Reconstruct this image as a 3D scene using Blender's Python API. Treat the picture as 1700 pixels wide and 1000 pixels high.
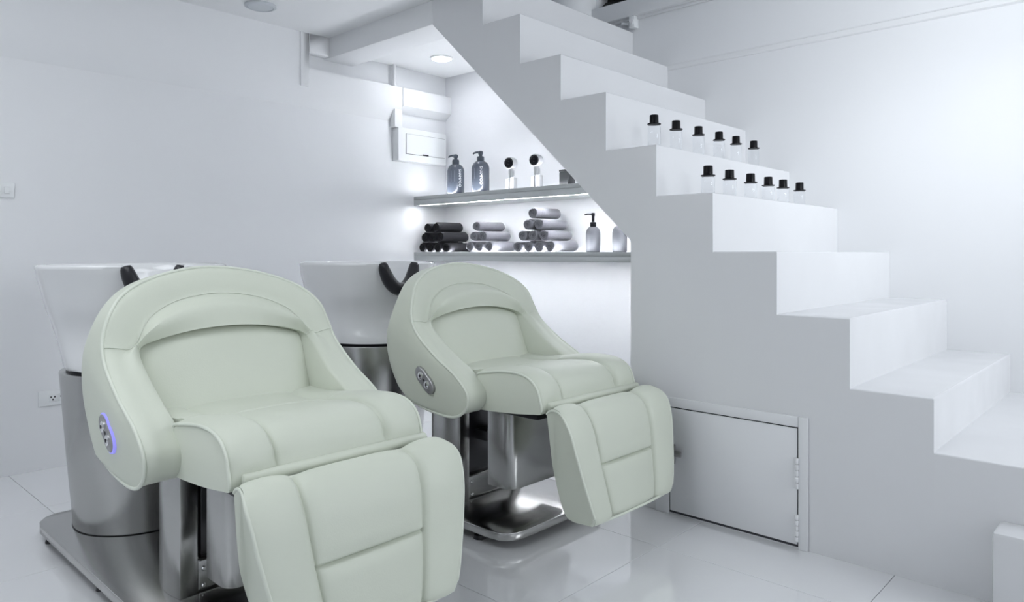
import bpy, bmesh, math, random
from mathutils import Vector, Matrix
import numpy as np

random.seed(4)
C = bpy.context.scene.collection
for o in list(bpy.data.objects):
    bpy.data.objects.remove(o)

# ------------------------------------------------------------------ camera
YAW = 0.7501382
CAM_H = 1.05
cam = bpy.data.cameras.new('camera')
cam.sensor_fit = 'HORIZONTAL'
cam.sensor_width = 36.0
cam.lens = 1199.93 / 1700.0 * 36.0
cam.shift_y = -(500 - 420.53) / 1700.0
cam.clip_start = 0.02
camo = bpy.data.objects.new('camera', cam)
C.objects.link(camo)
camo.location = (0, 0, CAM_H)
camo.rotation_euler = (math.pi / 2, 0, YAW)
bpy.context.scene.camera = camo

# ------------------------------------------------------------------ view, world
sc = bpy.context.scene
sc.view_settings.view_transform = 'Standard'
sc.view_settings.look = 'None'
sc.view_settings.gamma = 1.0
sc.view_settings.use_curve_mapping = False
sc.view_settings.exposure = 0.1
w = bpy.data.worlds.new('world')
sc.world = w
w.use_nodes = True
w.node_tree.nodes['Background'].inputs[0].default_value = (0.75, 0.85, 1.0, 1)
w.node_tree.nodes['Background'].inputs[1].default_value = 0.3

COOL = (0.93, 0.965, 1.0)


def area(name, loc, size, power, target=None, color=COOL, sizey=None, spread=None):
    l = bpy.data.lights.new(name, 'AREA')
    l.energy = power
    l.color = color
    l.size = size
    if sizey:
        l.shape = 'RECTANGLE'
        l.size_y = sizey
    if spread:
        l.spread = spread
    o = bpy.data.objects.new(name, l)
    C.objects.link(o)
    o.location = loc
    d = Vector(target) - Vector(loc) if target else Vector((0, 0, -1))
    o.rotation_euler = d.to_track_quat('-Z', 'Y').to_euler()
    return o


# ceiling panels of the front room, then an added upward fill and side fill
area('front_ceiling_lamp', (-1.6, 0.2, 2.40), 1.0, 11)
area('front_ceiling_lamp', (-2.9, 0.0, 2.40), 0.8, 8)
area('front_upward_fill', (-1.2, -1.6, 1.75), 0.5, 24, (-1.2, -1.6, 3))  # added fill that brightens the front ceiling, no fixture here
area('side_fill', (2.2, 0.6, 1.2), 1.6, 6, (-4, 0.6, 1.0))  # added fill for the left wall, not a real fitting
# lamps at the foot of the stair, right of the picture, and an added upward fill
area('stair_soft_lamp', (1.9, 2.6, 1.6), 1.2, 26, (-1.2, 3.0, 1.0))
area('stair_upward_fill', (0.8, 3.2, 2.0), 0.5, 40, (0.8, 3.2, 4))  # added fill thrown up the stairwell, no fixture here
area('stair_spot_lamp', (0.1, 2.5, 1.6), 0.3, 3.4, (-0.97, 3.93, 1.75), spread=2.4)
area('wall_spot_lamp', (0.5, 2.2, 2.0), 0.3, 1.3, (-1.15, 3.93, 1.6), spread=0.85)

# ------------------------------------------------------------------ materials


def mat(name, col, rough=0.5, metal=0.0, spec=0.5, bump=0.0, bscale=60.0, noise=0.0, nscale=6.0,
        coat=0.0, emit=None, estr=0.0, trans=0.0, ior=1.45, sheen=0.0, stretch=None, detail=3.0, rvar=0.0):
    m = bpy.data.materials.new(name)
    m.use_nodes = True
    nt = m.node_tree
    b = nt.nodes['Principled BSDF']
    b.inputs['Base Color'].default_value = (*col, 1)
    b.inputs['Roughness'].default_value = rough
    b.inputs['Metallic'].default_value = metal
    b.inputs['Specular IOR Level'].default_value = spec
    b.inputs['IOR'].default_value = ior
    b.inputs['Coat Weight'].default_value = coat
    b.inputs['Coat Roughness'].default_value = 0.08
    b.inputs['Transmission Weight'].default_value = trans
    if sheen:
        b.inputs['Sheen Weight'].default_value = sheen
        b.inputs['Sheen Roughness'].default_value = 0.5
    if emit:
        b.inputs['Emission Color'].default_value = (*emit, 1)
        b.inputs['Emission Strength'].default_value = estr
    if bump or noise or rvar:
        tc = nt.nodes.new('ShaderNodeTexCoord')
        mp = nt.nodes.new('ShaderNodeMapping')
        nt.links.new(tc.outputs['Object'], mp.inputs['Vector'])
        if stretch:
            mp.inputs['Scale'].default_value = stretch
    if bump:
        n = nt.nodes.new('ShaderNodeTexNoise')
        n.inputs['Scale'].default_value = bscale
        n.inputs['Detail'].default_value = detail
        nt.links.new(mp.outputs['Vector'], n.inputs['Vector'])
        bp = nt.nodes.new('ShaderNodeBump')
        bp.inputs['Strength'].default_value = bump
        bp.inputs['Distance'].default_value = 0.004
        nt.links.new(n.outputs['Fac'], bp.inputs['Height'])
        nt.links.new(bp.outputs['Normal'], b.inputs['Normal'])
    if noise or rvar:
        n2 = nt.nodes.new('ShaderNodeTexNoise')
        n2.inputs['Scale'].default_value = nscale
        n2.inputs['Detail'].default_value = 4.0
        nt.links.new(mp.outputs['Vector'], n2.inputs['Vector'])
        if noise:
            mx = nt.nodes.new('ShaderNodeMix')
            mx.data_type = 'RGBA'
            mx.inputs[6].default_value = (*[c * (1 - noise) for c in col], 1)
            mx.inputs[7].default_value = (*[min(1, c * (1 + noise)) for c in col], 1)
            nt.links.new(n2.outputs['Fac'], mx.inputs[0])
            nt.links.new(mx.outputs[2], b.inputs['Base Color'])
        if rvar:
            mr = nt.nodes.new('ShaderNodeMapRange')
            mr.inputs[3].default_value = max(0, rough - rvar)
            mr.inputs[4].default_value = rough + rvar
            nt.links.new(n2.outputs['Fac'], mr.inputs[0])
            nt.links.new(mr.outputs[0], b.inputs['Roughness'])
    return m


def thin_glass(name):
    m = bpy.data.materials.new(name)
    m.use_nodes = True
    nt = m.node_tree
    nt.nodes.remove(nt.nodes['Principled BSDF'])
    out = nt.nodes['Material Output']
    tr = nt.nodes.new('ShaderNodeBsdfTransparent')
    tr.inputs['Color'].default_value = (0.975, 0.98, 0.985, 1)
    gl = nt.nodes.new('ShaderNodeBsdfGlossy')
    gl.inputs['Roughness'].default_value = 0.03
    gl.inputs['Color'].default_value = (0.9, 0.92, 0.94, 1)
    lw = nt.nodes.new('ShaderNodeLayerWeight')
    lw.inputs['Blend'].default_value = 0.4
    mx = nt.nodes.new('ShaderNodeMixShader')
    gm = nt.nodes.new('ShaderNodeNewGeometry')
    inv = nt.nodes.new('ShaderNodeMath')
    inv.operation = 'SUBTRACT'
    inv.inputs[0].default_value = 1.0
    nt.links.new(gm.outputs['Backfacing'], inv.inputs[1])
    pw = nt.nodes.new('ShaderNodeMath')
    pw.operation = 'POWER'
    pw.inputs[1].default_value = 1.5
    nt.links.new(lw.outputs['Facing'], pw.inputs[0])
    ml = nt.nodes.new('ShaderNodeMath')
    ml.operation = 'MULTIPLY'
    nt.links.new(pw.outputs[0], ml.inputs[0])
    nt.links.new(inv.outputs[0], ml.inputs[1])
    nt.links.new(ml.outputs[0], mx.inputs[0])
    nt.links.new(tr.outputs[0], mx.inputs[1])
    nt.links.new(gl.outputs[0], mx.inputs[2])
    nt.links.new(mx.outputs[0], out.inputs['Surface'])
    return m


M = {}
M['wall'] = mat('white_wall_paint', (0.80, 0.812, 0.83), 0.55, bump=0.05, bscale=40, noise=0.012, nscale=3)
M['stucco'] = mat('white_stucco', (0.80, 0.808, 0.832), 0.6, bump=0.35, bscale=28, detail=6, noise=0.01)
M['ceiling'] = mat('white_ceiling_paint', (0.81, 0.82, 0.832), 0.6, noise=0.01)
M['beam'] = mat('white_beam_paint', (0.80, 0.81, 0.825), 0.5, bump=0.04, bscale=30, noise=0.01)
M['stair'] = mat('glossy_stair_paint', (0.755, 0.763, 0.782), 0.22, bump=0.04, bscale=9, noise=0.015, nscale=5, rvar=0.08)
M['door'] = mat('white_door_paint', (0.80, 0.81, 0.83), 0.35, noise=0.01)
M['tile'] = mat('glossy_white_tile', (0.765, 0.775, 0.795), 0.025, ior=2.1, coat=0.5, bump=0.004, bscale=4, noise=0.012, nscale=2)
M['grout'] = mat('grey_grout', (0.55, 0.56, 0.58), 0.8, noise=0.05)
M['leather'] = mat('pale_mint_leather', (0.635, 0.672, 0.580), 0.42, bump=0.06, bscale=260, noise=0.015, nscale=12, spec=0.4)
M['piping'] = mat('pale_mint_piping', (0.69, 0.73, 0.64), 0.42, noise=0.01)
M['steel'] = mat('brushed_steel', (0.47, 0.47, 0.462), 0.24, metal=1.0, bump=0.04, bscale=30, stretch=(30, 30, 0.6), rvar=0.06, nscale=20)
M['steel_plate'] = mat('brushed_steel_plate', (0.50, 0.498, 0.49), 0.2, metal=1.0, bump=0.004, bscale=14, stretch=(0.4, 12, 12), rvar=0.03, nscale=6)
M['dark_steel'] = mat('dark_mechanism_metal', (0.12, 0.12, 0.13), 0.35, metal=0.8, noise=0.05)
M['ceramic'] = mat('white_ceramic', (0.78, 0.79, 0.80), 0.10, coat=0.4, noise=0.005)
M['rubber'] = mat('black_rubber', (0.012, 0.012, 0.016), 0.35, bump=0.05, bscale=80, noise=0.1)
M['black'] = mat('black_plastic', (0.006, 0.006, 0.008), 0.3, spec=0.15, noise=0.1)
M['shelf'] = mat('brushed_shelf_metal', (0.55, 0.57, 0.57), 0.35, metal=0.55, bump=0.05, bscale=30, stretch=(0.6, 30, 30), noise=0.03, nscale=9)
M['shelf_lip'] = mat('shelf_lip_metal', (0.47, 0.49, 0.49), 0.35, metal=0.55, noise=0.03)
M['led'] = mat('led_strip', (1, 1, 1), 0.4, emit=(0.93, 0.955, 1.0), estr=122.0, noise=0.01)
M['led_top'] = mat('led_strip_top', (1, 1, 1), 0.4, emit=(0.93, 0.955, 1.0), estr=98.0, noise=0.01)
M['fill_back'] = mat('fill_strip_back', (1, 1, 1), 0.4, emit=(0.9, 0.95, 1.0), estr=10.0, noise=0.01)  # glow of the added rear fill strips
M['lamp'] = mat('downlight_diffuser', (1, 1, 1), 0.4, emit=(0.93, 0.955, 1.0), estr=58.0, noise=0.01)
M['blue_led'] = mat('blue_led_ring', (0.2, 0.2, 0.6), 0.4, emit=(0.36, 0.34, 1.0), estr=0.55, noise=0.01)
M['towel_grey'] = mat('grey_terry', (0.24, 0.24, 0.272), 0.95, bump=0.9, bscale=220, sheen=0.4, noise=0.12, nscale=40)
M['edge_black'] = mat('black_terry_edge', (0.006, 0.006, 0.008), 0.9, noise=0.2)
M['edge_grey'] = mat('grey_terry_edge', (0.25, 0.25, 0.28), 0.95, bump=0.9, bscale=220, noise=0.15, nscale=60)
M['towel_black'] = mat('black_terry', (0.010, 0.010, 0.014), 0.9, bump=0.9, bscale=220, sheen=0.05, noise=0.2, nscale=40)
M['shampoo'] = mat('slate_blue_plastic', (0.066, 0.078, 0.102), 0.22, coat=0.3, noise=0.02)
M['pump'] = mat('dark_slate_plastic', (0.055, 0.068, 0.088), 0.35, noise=0.02)
M['canister'] = mat('dark_grey_plastic', (0.022, 0.024, 0.026), 0.4, noise=0.03)
M['print'] = mat('white_print', (0.85, 0.87, 0.9), 0.5, noise=0.01)
M['print_dim'] = mat('grey_print', (0.35, 0.38, 0.43), 0.5, noise=0.01)
M['dryer'] = mat('white_dryer_plastic', (0.5, 0.51, 0.53), 0.3, noise=0.01)
M['chrome'] = mat('chrome', (0.75, 0.75, 0.76), 0.12, metal=1.0, noise=0.01)
M['clear_plastic'] = mat('clear_cradle_plastic', (0.85, 0.87, 0.9), 0.15, trans=0.6, noise=0.01)
M['frosted'] = mat('frosted_grey_glass', (0.12, 0.125, 0.14), 0.5, trans=0.10, noise=0.03)
M['glass'] = thin_glass('clear_thin_glass')
M['plate'] = mat('white_switch_plastic', (0.80, 0.82, 0.83), 0.3, noise=0.01)
M['dark_slot'] = mat('dark_slot', (0.02, 0.02, 0.025), 0.6, noise=0.1)
M['gap'] = mat('dark_gap_shade', (0.05, 0.05, 0.06), 0.8, noise=0.1)  # dark colour standing in for the shade inside the door gap
M['latch'] = mat('steel_latch', (0.32, 0.32, 0.32), 0.35, metal=0.9, noise=0.06)
M['panel_grey'] = mat('grey_control_plate', (0.36, 0.36, 0.37), 0.35, metal=0.6, noise=0.05)
M['halo'] = mat('smoked_gasket', (0.28, 0.29, 0.27), 0.5, noise=0.05)
M['louvre'] = mat('dark_louvre_metal', (0.05, 0.052, 0.05), 0.5, metal=0.3, noise=0.1)
M['dim_lens'] = mat('unlit_lamp_lens', (0.52, 0.55, 0.58), 0.4, noise=0.02)

# ------------------------------------------------------------------ helpers


def cr(pts, sub=6, n=None):
    """centripetal Catmull-Rom through pts; returns list of Vectors"""
    p = np.array([list(q) for q in pts], float)
    d = np.maximum(np.linalg.norm(np.diff(p, axis=0), axis=1), 1e-9) ** 0.5
    t = np.concatenate([[0], np.cumsum(d)])
    return cr_t(p, t, sub)


def cr_t(p, t, sub):
    m = np.zeros_like(p)
    for i in range(len(p)):
        if i == 0:
            m[i] = (p[1] - p[0]) / (t[1] - t[0])
        elif i == len(p) - 1:
            m[i] = (p[-1] - p[-2]) / (t[-1] - t[-2])
        else:
            a = (p[i] - p[i - 1]) / (t[i] - t[i - 1])
            b = (p[i + 1] - p[i]) / (t[i + 1] - t[i])
            h0, h1 = t[i] - t[i - 1], t[i + 1] - t[i]
            m[i] = (a * h1 + b * h0) / (h0 + h1)
    out = []
    for i in range(len(p) - 1):
        h = t[i + 1] - t[i]
        for k in range(sub):
            u = k / sub
            out.append((2 * u ** 3 - 3 * u ** 2 + 1) * p[i] + (u ** 3 - 2 * u ** 2 + u) * h * m[i]
                       + (-2 * u ** 3 + 3 * u ** 2) * p[i + 1] + (u ** 3 - u ** 2) * h * m[i + 1])
    out.append(p[-1])
    return np.array(out)


class MB:
    """collects shapes into one mesh"""

    def __init__(self):
        self.v = []
        self.f = []

    def add(self, verts, faces):
        o = len(self.v)
        self.v += [tuple(float(c) for c in v) for v in verts]
        self.f += [tuple(o + i for i in f) for f in faces]
        return self

    def box(self, lo, hi):
        x0, y0, z0 = lo
        x1, y1, z1 = hi
        return self.add([(x0, y0, z0), (x1, y0, z0), (x1, y1, z0), (x0, y1, z0), (x0, y0, z1), (x1, y0, z1), (x1, y1, z1), (x0, y1, z1)],
                        [(0, 3, 2, 1), (4, 5, 6, 7), (0, 1, 5, 4), (1, 2, 6, 5), (2, 3, 7, 6), (3, 0, 4, 7)])

    def rings(self, rings, caps=(True, True), closed=True):
        o = len(self.v)
        n = len(rings[0])
        for r in rings:
            self.v += [tuple(float(c) for c in p) for p in r]
        for i in range(len(rings) - 1):
            for j in range(n if closed else n - 1):
                k = (j + 1) % n
                self.f.append((o + i * n + j, o + i * n + k, o + (i + 1) * n + k, o + (i + 1) * n + j))
        if caps[0]:
            self.f.append(tuple(o + j for j in reversed(range(n))))
        if caps[1]:
            self.f.append(tuple(o + (len(rings) - 1) * n + j for j in range(n)))
        return self

    def grid(self, rows):
        return self.rings(rows, caps=(False, False), closed=False)

    def lathe(self, prof, n=32, center=(0, 0, 0), caps=(True, True)):
        cx, cy, cz = center
        return self.rings([[(cx + r * math.cos(2 * math.pi * k / n), cy + r * math.sin(2 * math.pi * k / n), cz + z) for k in range(n)] for r, z in prof], caps)

    def tube(self, path, r, n=8, caps=True):
        path = [Vector(p) for p in path]
        rings = []
        up = None
        for i, p in enumerate(path):
            t = (path[min(i + 1, len(path) - 1)] - path[max(i - 1, 0)]).normalized()
            if up is None:
                up = t.orthogonal().normalized()
            up = (up - t * up.dot(t)).normalized()
            s = t.cross(up)
            rr = r[i] if hasattr(r, '__len__') else r
            rings.append([p + rr * (math.cos(2 * math.pi * k / n) * up + math.sin(2 * math.pi * k / n) * s) for k in range(n)])
        return self.rings(rings, (caps, caps))

    def prism_y(self, poly, y0, y1):
        """polygon in (x,z) extruded along y"""
        n = len(poly)
        vs = [(x, y0, z) for x, z in poly] + [(x, y1, z) for x, z in poly]
        fs = [tuple(range(n)), tuple(range(2 * n - 1, n - 1, -1))]
        fs += [(i, i + n, (i + 1) % n + n, (i + 1) % n) for i in range(n)]
        return self.add(vs, fs)

    def prism_z(self, poly, z0, z1):
        n = len(poly)
        vs = [(x, y, z0) for x, y in poly] + [(x, y, z1) for x, y in poly]
        fs = [tuple(range(n - 1, -1, -1)), tuple(range(n, 2 * n))]
        fs += [(i, (i + 1) % n, (i + 1) % n + n, i + n) for i in range(n)]
        return self.add(vs, fs)

    def xform(self, mtx):
        self.v = [tuple(mtx @ Vector(v)) for v in self.v]
        return self

    def build(self, name, m, parent=None, offset=(0, 0, 0), loc=None, smooth=35, bevel=0, bseg=2, bangle=30, merge=True):
        me = bpy.data.meshes.new(name)
        ox, oy, oz = offset
        me.from_pydata([(x - ox, y - oy, z - oz) for x, y, z in self.v], [], self.f)
        bm = bmesh.new()
        bm.from_mesh(me)
        if merge:
            bmesh.ops.remove_doubles(bm, verts=bm.verts, dist=1e-6)
        bmesh.ops.recalc_face_normals(bm, faces=bm.faces)
        if bevel:
            es = [e for e in bm.edges if len(e.link_faces) == 2 and e.calc_face_angle(0) > math.radians(bangle)]
            bmesh.ops.bevel(bm, geom=es, offset=bevel, segments=bseg, profile=0.5, affect='EDGES', clamp_overlap=True)
        bm.to_mesh(me)
        bm.free()
        if smooth:
            me.polygons.foreach_set('use_smooth', [True] * len(me.polygons))
            me.set_sharp_from_angle(angle=math.radians(smooth))
        me.materials.append(m)
        o = bpy.data.objects.new(name, me)
        C.objects.link(o)
        if parent:
            o.parent = parent
        if loc:
            o.location = loc
        return o


def tag(o, label=None, cat=None, group=None, kind=None):
    if label:
        o['label'] = label
    if cat:
        o['category'] = cat
    if group:
        o['group'] = group
    if kind:
        o['kind'] = kind
    return o


def thing(name, loc, label, cat, group=None, rz=0):
    o = bpy.data.objects.new(name, None)
    o.empty_display_size = 0.1
    C.objects.link(o)
    o.location = loc
    o.rotation_euler.z = rz
    return tag(o, label, cat, group)


def struct(name, loc=(0, 0, 0)):
    o = bpy.data.objects.new(name, None)
    C.objects.link(o)
    o.location = loc
    o['kind'] = 'structure'
    return o


def copy_tree(src, loc, label=None):
    r = src.copy()
    C.objects.link(r)
    r.location = loc
    if label:
        r['label'] = label

    def rec(a, b):
        for ch in a.children:
            c = ch.copy()
            C.objects.link(c)
            c.parent = b
            rec(ch, c)
    rec(src, r)
    return r


def sbox(name, lo, hi, m, bevel=0.004, parent=None):
    o = MB().box(lo, hi).build(name, M[m] if isinstance(m, str) else m, parent, bevel=bevel)
    if parent is None:
        o['kind'] = 'structure'
    return o


# ------------------------------------------------------------------ room shell
XL = -4.055          # left wall
YS = 2.572           # side face of the stair
YB = 3.93            # wall behind the stair
YR = 3.62            # wall behind the shelves
XR = 2.3
YF = -2.8
CZ = 2.42
RZ = 2.36            # recess ceiling
UZ = 4.6

fl = sbox('floor', (XL, YF, -0.08), (XR, YB, -0.006), 'grout', 0)
T = 0.688
tile_me = None
x0t = -2.757 - 2 * T
y0t = 0.874 - 6 * T
for i in range(11):
    for j in range(11):
        xa, xb = x0t + i * T, x0t + (i + 1) * T
        ya, yb = y0t + j * T, y0t + (j + 1) * T
        xa, xb = max(xa, XL), min(xb, XR)
        ya, yb = max(ya, YF), min(yb, YB)
        if xb - xa < 0.02 or yb - ya < 0.02 or (xa > -1.72 and ya > YS):
            continue
        full = abs(xb - xa - T) < 1e-4 and abs(yb - ya - T) < 1e-4
        if full and tile_me:
            o = bpy.data.objects.new('tile', tile_me)
            C.objects.link(o)
            o.parent = fl
        else:
            g = 0.0009
            o = MB().box((-(xb - xa) / 2 + g, -(yb - ya) / 2 + g, -0.007), ((xb - xa) / 2 - g, (yb - ya) / 2 - g, 0)).build('tile', M['tile'], fl, bevel=0.0008, bseg=1)
            if full:
                tile_me = o.data
        o.location = ((xa + xb) / 2, (ya + yb) / 2, 0)

sbox('wall_left', (XL - 0.15, YF, 0), (XL, YB + 0.15, UZ), 'wall', 0)
sbox('wall_back', (XL, YB, 0), (XR, YB + 0.15, 2.56), 'wall', 0)
sbox('wall_right', (XR, YF, 0), (XR + 0.15, YB + 0.15, UZ), 'wall', 0)
sbox('wall_front', (XL - 0.15, YF - 0.15, 0), (XR + 0.15, YF, CZ + 0.2), 'wall', 0)
ceil = sbox('ceiling', (XL, YF, CZ), (XR, YS, CZ + 0.16), 'ceiling', 0)
# lining wall behind the shelves, cut along the stair soffit
tag(MB().prism_y([(XL, 0), (-1.73, 0), (-1.73, 1.09), (-3.0, 2.275), (-3.0, RZ), (XL, RZ)], YR, YB).build('wall_recess', M['stucco']), kind='structure')
tag(MB().box((XL, YS + 0.22, RZ), (-2.987, YB, 2.47)).build('ceiling_recess', M['ceiling']), kind='structure')
# stairwell upstairs
sbox('ceiling_stairwell', (XL, YS - 0.1, UZ), (XR, YB + 0.15, UZ + 0.1), 'ceiling', 0)
sbox('wall_upper_front', (-2.6, YS - 0.12, CZ + 0.16), (XR, YS, UZ), 'wall', 0)

# ------------------------------------------------------------------ beams and boxing on the left
tag(MB().box((XL, YS, 2.29), (-2.986, YS + 0.22, 2.47)).build('ceiling_beam', M['beam'], bevel=0.006), kind='structure')
tag(MB().prism_y([(XL, 1.970), (-3.996, 2.082), (-3.996, CZ), (XL, CZ)], YF, 2.40).build('trim_1', M['wall']), kind='structure')
tag(MB().prism_y([(XL, 1.970), (-3.996, 2.082), (-3.996, 2.205), (XL, 2.205)], 2.40, 3.17).prism_y([(XL, 2.035), (-3.990, 2.080), (-3.990, 2.205), (XL, 2.205)], 3.17, YR).build('trim_2', M['beam']), kind='structure')
bk = MB().box((XL, 2.37, 2.085), (-3.985, 2.43, CZ))
bk.box((XL, 2.43, 2.30), (-3.985, YS + 0.01, CZ))
tag(bk.build('trim_3', M['beam'], bevel=0.006), kind='structure')
cp = thing('ceiling_pipe', (-4.02, 3.115, 2.205), 'short white vertical pipe between the boxed beam and the recess ceiling', 'pipe')
MB().lathe([(0.013, 0), (0.013, 0.156)], 14).build('pipe', M['beam'], cp)
MB().lathe([(0.018, 0.0), (0.018, 0.012)], 14).build('collar', M['beam'], cp)

# distribution box and the duct above it
db = thing('distribution_box', (XL, 3.37, 1.80), 'white flush distribution box with thin lined flap on the left wall above the upper shelf', 'electrical box')
MB().box((-0.001, -0.245, -0.105), (0.068, 0.20, 0.125)).build('housing', M['plate'], db, bevel=0.005)
MB().box((0.068, -0.18, -0.055), (0.0685, 0.185, 0.088)).build('gap', M['dark_slot'], db)
fp = MB().box((0.0685, -0.178, -0.053), (0.073, 0.183, 0.086)).build('flap', M['plate'], db, bevel=0.001)
MB().box((0.073, -0.03, -0.056), (0.079, 0.02, -0.046)).build('flap_handle', M['dark_slot'], fp, bevel=0.002)
du = thing('cable_duct', (XL, 3.135, 1.926), 'white square cable duct rising from the distribution box to the boxed beam', 'duct')
MB().box((0.0, -0.03, 0.0), (0.055, 0.035, 0.125)).build('duct_cover', M['beam'], du, bevel=0.003)
MB().box((0.0, -0.034, -0.001), (0.06, 0.039, 0.006)).build('joint_lip', M['beam'], du, bevel=0.001)

# ------------------------------------------------------------------ staircase
NX = [-2.344 + 0.252 * i for i in range(10)]          # nosing x, from the top down
NZ = [2.206, 1.964, 1.752, 1.497, 1.285, 1.056, 0.829, 0.592, 0.421, 0.22]  # tread z left of nosing i
SX0, SZ0, SX1, SZ1 = -2.985, 2.29, -1.712, 1.102


def soffit(x):
    if x >= SX1 - 1e-6:
        return 0.0
    return SZ0 + (SZ1 - SZ0) * (x - SX0) / (SX1 - SX0)


st = thing('staircase', (-1.3, YS, 0), 'white glossy painted concrete staircase with zigzag side climbing to the left', 'stairs')
OFF = (-1.3, YS, 0)


def step(xa, xb, zt):
    bm_poly = []
    if xb <= SX1 + 1e-6:
        bm_poly = [(xa, soffit(xa)), (xb, soffit(xb)), (xb, zt), (xa, zt)]
    elif xa >= SX1 - 1e-6:
        bm_poly = [(xa, 0), (xb, 0), (xb, zt), (xa, zt)]
    else:
        bm_poly = [(xa, soffit(xa)), (SX1, SZ1), (SX1, 0), (xb, 0), (xb, zt), (xa, zt)]
    m = MB().prism_y(bm_poly, YS, YB)
    me = bpy.data.meshes.new('step')
    me.from_pydata([(x - OFF[0], y - OFF[1], z) for x, y, z in m.v], [], m.f)
    bm = bmesh.new()
    bm.from_mesh(me)
    bmesh.ops.recalc_face_normals(bm, faces=bm.faces)
    es = []
    for e in bm.edges:
        a, b = [v.co + Vector(OFF) for v in e.verts]
        nose = abs(a.x - xb) < 1e-4 and abs(b.x - xb) < 1e-4 and abs(a.z - zt) < 1e-4 and abs(b.z - zt) < 1e-4
        side = abs(a.y - YS) < 1e-4 and abs(b.y - YS) < 1e-4 and ((abs(a.z - zt) < 1e-4 and abs(b.z - zt) < 1e-4))
        if nose or side:
            es.append(e)
    bmesh.ops.bevel(bm, geom=es, offset=0.006, segments=3, profile=0.5, affect='EDGES')
    bm.to_mesh(me)
    bm.free()
    me.polygons.foreach_set('use_smooth', [True] * len(me.polygons))
    me.set_sharp_from_angle(angle=math.radians(30))
    me.materials.append(M['stair'])
    o = bpy.data.objects.new('step', me)
    C.objects.link(o)
    o.parent = st
    return o


# landing block at the top, then the steps
step(SX0, -2.60, 2.47)
xs = [-2.60] + NX
for i in range(len(NX)):
    step(xs[i], xs[i + 1], NZ[i])
MB().box((-0.405, 2.44, 0), (0.25, YS - 0.001, 0.255)).build('bottom_block', M['stair'], st, offset=OFF, bevel=0.012)

# low cupboard door in the stair side
d1 = struct('door_1', (-1.26, YS, 0))
OD = (-1.26, YS, 0)
yf = YS - 0.012
MB().box((-1.545, YS - 0.003, 0.006), (-0.995, YS - 0.0005, 0.440)).build('gap_shade', M['gap'], d1, offset=OD)  # dark sheet that paints the shade line round the door panel
MB().box((-1.519, YS - 0.009, 0.016), (-1.007, YS - 0.003, 0.428)).build('door_panel', M['door'], d1, offset=OD, bevel=0.0015)
fr = MB().box((-1.585, yf, 0.0), (-1.524, YS, 0.470)).build('frame_jamb', M['door'], d1, offset=OD, bevel=0.003)
MB().box((-1.003, yf, 0.0), (-0.969, YS, 0.470)).build('frame_jamb', M['door'], d1, offset=OD, bevel=0.003)
MB().box((-1.524, yf, 0.4325), (-1.003, YS, 0.470)).build('frame_head', M['door'], d1, offset=OD, bevel=0.003)
for z0, z1 in ((0.215, 0.325), (0.028, 0.125)):
    h = MB()
    n = 5
    for k in range(n):
        a = z0 + (z1 - z0) * k / n
        h.lathe([(0.006, a + 0.001), (0.0068, a + 0.003), (0.0068, a + (z1 - z0) / n - 0.003), (0.006, a + (z1 - z0) / n - 0.001)], 10, (-1.006, YS - 0.0155, 0))
    h.box((-1.02, YS - 0.0115, z0), (-1.007, YS - 0.009, z1))
    h.build('hinge', M['door'], d1, offset=OD)
lt = MB().box((-1.514, YS - 0.020, 0.207), (-1.492, YS - 0.012, 0.285)).build('latch', M['latch'], d1, offset=OD, bevel=0.002)
MB().box((-1.518, YS - 0.032, 0.240), (-1.458, YS - 0.020, 0.264)).build('latch_bolt', M['latch'], d1, offset=OD, bevel=0.005)

# ------------------------------------------------------------------ wall behind the stair: ledge, upstairs beam, louvred window
lp = MB()
tag(lp.prism_y([(0, 0), (0, 0), (0, 0)], 0, 0).build('trim_4', M['beam']), kind='structure') if False else None
tag(MB().add([(-2.6, YB, 2.178), (-2.6, YB - 0.004, 2.186), (-2.6, YB - 0.004, 2.205), (-2.6, YB, 2.215),
              (XR, YB, 2.168), (XR, YB - 0.045, 2.182), (XR, YB - 0.045, 2.212), (XR, YB, 2.235)],
             [(0, 1, 2, 3), (7, 6, 5, 4), (0, 4, 5, 1), (1, 5, 6, 2), (2, 6, 7, 3), (3, 7, 4, 0)]).build('trim_4', M['beam']), kind='structure')
tag(MB().box((XL, YB - 0.05, 2.56), (XR, YB + 0.15, 2.67)).build('ceiling_beam', M['beam'], bevel=0.004), kind='structure')
tag(MB().box((XL, YB - 0.02, 2.543), (XR, YB, 2.56)).build('trim_5', M['beam'], bevel=0.002), kind='structure')
sbox('wall_upper_back', (XL, YB, 2.67), (-2.87, YB + 0.15, UZ), 'wall', 0)
sbox('wall_upper_back', (-1.6, YB, 2.67), (XR, YB + 0.15, UZ), 'wall', 0)
sbox('wall_upper_back', (-2.87, YB, 3.3), (-1.6, YB + 0.15, UZ), 'wall', 0)
pr = MB().lathe([(0.17, 2.60), (0.17, UZ)], 40, (-3.06, YB - 0.02, 0))
tag(pr.build('wall_pier', M['wall']), kind='structure')
wn = struct('window_1', (-2.235, YB + 0.05, 2.67))
MB().box((-0.635, 0.05, 0), (0.635, 0.07, 0.63)).build('backing', M['louvre'], wn)
for k in range(9):
    z = 0.015 + k * 0.07
    MB().add([(-0.635, -0.03, z), (0.635, -0.03, z), (0.635, 0.03, z + 0.05), (-0.635, 0.03, z + 0.05),
              (-0.635, -0.03, z + 0.008), (0.635, -0.03, z + 0.008), (0.635, 0.03, z + 0.058), (-0.635, 0.03, z + 0.058)],
             [(0, 3, 2, 1), (4, 5, 6, 7), (0, 1, 5, 4), (1, 2, 6, 5), (2, 3, 7, 6), (3, 0, 4, 7)]).build('louvre_slat', M['louvre'], wn)
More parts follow.
